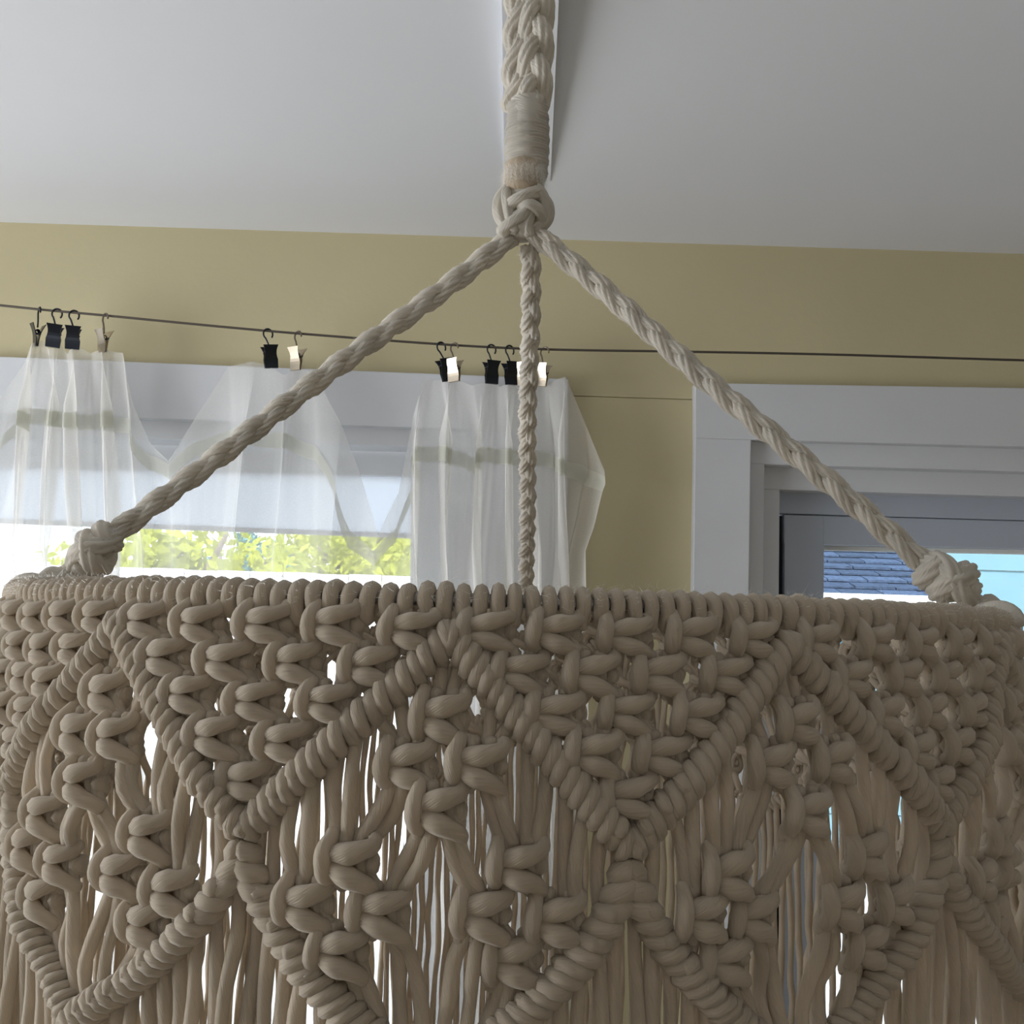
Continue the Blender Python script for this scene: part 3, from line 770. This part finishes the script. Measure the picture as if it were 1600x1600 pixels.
tops = [(catmull([K + np.array([11.3 * math.cos(a), -1 - 11.3 * abs(math.sin(a)), 13 + 3.5 * q]) / 1000 for q in range(4)], 6), .001) for a in np.linspace(0, math.pi, 12)]
fuzz('stray_fibres', tops, 2600, .005, gk, .0004)
# whipping
zt = lp(at(825, 160, D))[2] - K[2]; zb = .021
b = Buf(); turns = 25; t = np.linspace(0, turns, turns * 18); a = t * 2 * math.pi
zz = zb + (zt - zb) * t / turns + .0006 * np.sin(a + 1)
rr = .0114 + .0011 * np.sin(np.pi * np.clip(t / turns, 0, 1)) - .0012 * (t / turns) + .0004 * np.sin(t * 1.7)
xx = .0012 + .0 * t
b.tube(np.stack([K[0] + xx + rr * np.cos(a), K[1] + rr * np.sin(a) * .8, K[2] + zz], 1), .0013, 7)
wh = link('whipping', b.mesh('whipping'), lamp, COTTON_ROPE)
b = Buf(); b.tube([K + np.array([.0012, 0, zb]), K + np.array([.0012, 0, (zb + zt) / 2]), K + np.array([.0012, 0, zt])], .0108, 12)
link('rope_core', b.mesh('rope_core'), lamp, COTTON_ROPE)
# hanging rope up to the ceiling: two plaits side by side, every strand a bundle of three cords
hr = empty('hanging_rope'); hr.parent = lamp
zc_l = ZC - RIMZ
topz = zc_l - .002
def bundle_plait(P0, P1, period, A, B, r, side, ph0):
    allp = []
    for (P, rr) in braid_along(P0, P1, period, A, B, r, side, n_per=18, ph0=ph0, wob=.0006):
        b = Buf(); b.tube(P, rr * 1.24, 32, lobes=8, depth=.2, twist=60)
        link('strand', b.mesh('strand'), hr, COTTON_ROPE); allp.append((P, r))
    return allp
p1 = bundle_plait(K + np.array([.0035, -.002, zt - .004]), np.array([K[0] + .0035, K[1] - .002, topz]), .072, .0056, .0040, .0045, (1, 0, 0), .6)
p2 = bundle_plait(K + np.array([-.0065, .004, zt - .002]), np.array([K[0] - .0075, K[1] + .004, topz]), .070, .0030, .0030, .0045, (.4, 1, 0), 2.0)
fuzz('stray_fibres', p1 + p2, 700, .003, hr, .005)
# ceiling hook plate where the rope is tied
box('ceiling_plate', K[0] - .03, K[0] + .03, K[1] - .03, K[1] + .03, topz - .004, topz, TRIM, hr, .002)

# ---------------------------------------------------------------- outside
gr = tag(box('ground', -40, 40, YW + .3, 60, -.3, -.2, GROUND), kind='structure')
# white board fence
YF = 6.0
fz = at(400, 893, YF).z
xa, xb = at(-900, 900, YF).x, at(1020, 900, YF).x
fence = empty('board_fence', (0, YF, -.2)); tag(fence, 'pale white board fence beyond the left window', 'fence')
wd = .2; nb = int((xb - xa) / wd)
bm = [mesh('board', *box_verts(0, wd - .006, 0, .025, 0, fz + .2), smooth=False) for _ in range(1)]
bm[0].materials.append(FENCEM)
for i in range(nb):
    o = link('board', bm[0], fence); o.location = (xa + i * wd, random.uniform(-.006, .006), random.uniform(-.003, .003))
for z in (.5, 1.6):
    o = box('rail', xa, xb, .03, .08, z, z + .09, FENCEM, fence)

def tree(px, base_py, Y, w, h, m, label, n=2600, top=None):
    x = at(px, 900, Y).x; r = empty('tree', (x, Y, -.2)); tag(r, label, 'tree', 'trees beyond the fence')
    ztop = at(px, top, Y).z + .2
    b = Buf(); b.tube(catmull([(0, 0, 0), (.1, 0, ztop * .3), (-.05, 0, ztop * .6), (.05, 0, ztop * .85)], 5), np.linspace(.18, .04, 16), 8)
    for q in range(7):
        a = q * 2.4; z = ztop * (.35 + .07 * q); b.tube(catmull([(0, 0, z), (math.cos(a) * w * .25, math.sin(a) * w * .2, z + .3), (math.cos(a) * w * .42, math.sin(a) * w * .35, z + .7)], 4), np.linspace(.07, .02, 9), 6)
    link('trunk', b.mesh('trunk'), r, BARK)
    V = []; Fq = []
    cl = [(rng.normal(0, w * .22), rng.normal(0, w * .22), ztop * rng.uniform(.35, .92), rng.uniform(.35, .75) * w * .3) for _ in range(26)]
    for i in range(n):
        c = cl[rng.integers(len(cl))]; d = rng.normal(size=3); d /= np.linalg.norm(d)
        p = np.array(c[:3]) + d * c[3] * rng.uniform(.7, 1.05)
        u = rng.normal(size=3); u /= np.linalg.norm(u); v = np.cross(u, d); v /= np.linalg.norm(v) + 1e-6; s_ = rng.uniform(.05, .10) * (Y / 10) ** .7
        b0 = len(V); V += [p - u * s_, p + v * s_ * .5, p + u * s_, p - v * s_ * .5]; Fq.append((b0, b0 + 1, b0 + 2, b0 + 3))
    o = link('foliage', mesh('foliage', np.array(V), Fq), r, m); tag(o, kind='stuff')
tree(262, 0, 9.0, 1.7, 0, LEAF, 'bright green tree with a tall narrow top seen right of the left knot', top=818)
tree(180, 0, 12.5, 2.2, 0, LEAF, 'low bright green tree beside the left stopper knot', top=872)
tree(345, 0, 16.0, 2.6, 0, LEAF, 'rounded yellow-green tree in the middle of the left window', top=848)
tree(420, 0, 27.0, 2.4, 0, LEAFB, 'bluish tree seen between the green trees', n=1200, top=826)
tree(505, 0, 19.6, 3.6, 0, LEAF, 'dense yellow-green tree behind the middle sheer', n=4200, top=800)
tree(618, 0, 23.6, 4.2, 0, LEAF, 'large yellow-green tree at the right of the left window', n=4800, top=790)

# house next door (right window)
YH = 8.0
house = empty('neighbour_house', (at(1700, 900, YH).x, YH, -.2)); tag(house, 'turquoise house with blue grey shingle roof outside the right window', 'house')
hl = house.location
def hbox(name, x0, x1, y0, y1, z0, z1, m):
    return box(name, x0 - hl.x, x1 - hl.x, y0 - hl.y, y1 - hl.y, z0 - hl.z, z1 - hl.z, m, house)
# tall rear body, lap siding
YB = 9.6
x0, x1 = at(1180, 900, YB).x, at(2150, 900, YB).x; ztop = at(1600, 560, YB).z
hbox('sheathing', x0, x1, YB + .03, YB + .2, -.2, ztop, WHITEM)
bh = .42; zz = -.2
sid = mesh('siding_board', [(0, 0, 0), (x1 - x0, 0, 0), (x1 - x0, .03, 0), (0, .03, 0), (0, .018, bh), (x1 - x0, .018, bh), (x1 - x0, .03, bh), (0, .03, bh)], box_verts(0, 1, 0, 1, 0, 1)[1], smooth=False)
sid.materials.append(TURQ)
while zz < ztop - bh:
    o = link('siding_board', sid, house); o.location = (x0 - hl.x, YB - hl.y, zz - hl.z); zz += bh + .006
# lean-to front with shingle roof, fascia and siding
e0 = at(1150, 928, YH); e1 = at(1540, 934, YH)        # eave
xr = e1.x; xl = at(1120, 900, YH).x; ze = (e0.z + e1.z) / 2
topz_ = at(1300, 845, YB).z; xrt = at(1440, 850, YB).x
# shingles on the slope
DECK = mat('dark_roof_underlay', (.10, .14, .24), .9)
n_c = 9
for c in range(n_c):
    f0, f1 = c / n_c, (c + 1) / n_c
    y0 = YH + (YB - YH) * f0; y1 = YH + (YB - YH) * f1 + .12; z0 = ze + (topz_ - ze) * f0; z1 = ze + (topz_ - ze) * f1 + .01
    xe = xr + (xrt - xr) * (f0 + f1) / 2; wS = .34; k = 0; x = xl - (c % 2) * .17
    while x < xe:
        w_ = min(wS - .012, xe - x)
        if w_ > .04:
            dz = random.uniform(0, .012)
            V = [(x, y0, z0 + .012 + dz), (x + w_, y0, z0 + .012 + dz), (x + w_, y1, z1 + .012), (x, y1, z1 + .012)]; V += [(a_, b_, c_ - .012 - dz) for a_, b_, c_ in V]
            V = [(a_ - hl.x, b_ - hl.y, c_ - hl.z) for a_, b_, c_ in V]
            link('shingle', mesh('shingle', V, [(0, 1, 2, 3), (7, 6, 5, 4), (0, 4, 5, 1), (1, 5, 6, 2), (2, 6, 7, 3), (3, 7, 4, 0)], smooth=False), house, random.choice(SHING))
        x += wS
V = [(xl, YH, ze - .01), (xr, YH, ze - .01), (xrt, YB, topz_ - .01), (xl, YB, topz_ - .01)]; V += [(a_, b_, c_ - .06) for a_, b_, c_ in V]
V = [(a_ - hl.x, b_ - hl.y, c_ - hl.z) for a_, b_, c_ in V]
link('roof_deck', mesh('roof_deck', V, [(0, 1, 2, 3), (7, 6, 5, 4), (0, 4, 5, 1), (1, 5, 6, 2), (2, 6, 7, 3), (3, 7, 4, 0)], smooth=False), house, DECK)
hbox('fascia', xl, xr + .05, YH - .05, YH, ze - .16, ze + .015, WHITEM)
hbox('gutter', xl, xr + .05, YH - .15, YH - .05, ze - .16, ze - .06, WHITEM)
x1b = xr - .1
sid2 = mesh('siding_board', [(0, 0, 0), (x1b - xl, 0, 0), (x1b - xl, .03, 0), (0, .03, 0), (0, .015, .21), (x1b - xl, .015, .21), (x1b - xl, .03, .21), (0, .03, .21)], box_verts(0, 1, 0, 1, 0, 1)[1], smooth=False)
sid2.materials.append(TURQ); zz = -.2
while zz < ze - .3:
    o = link('siding_board', sid2, house); o.location = (xl - hl.x, YH + .3 - hl.y, zz - hl.z); zz += .216
hbox('lower_wall', xl, x1b, YH + .33, YH + .45, -.2, ze - .02, WHITEM)
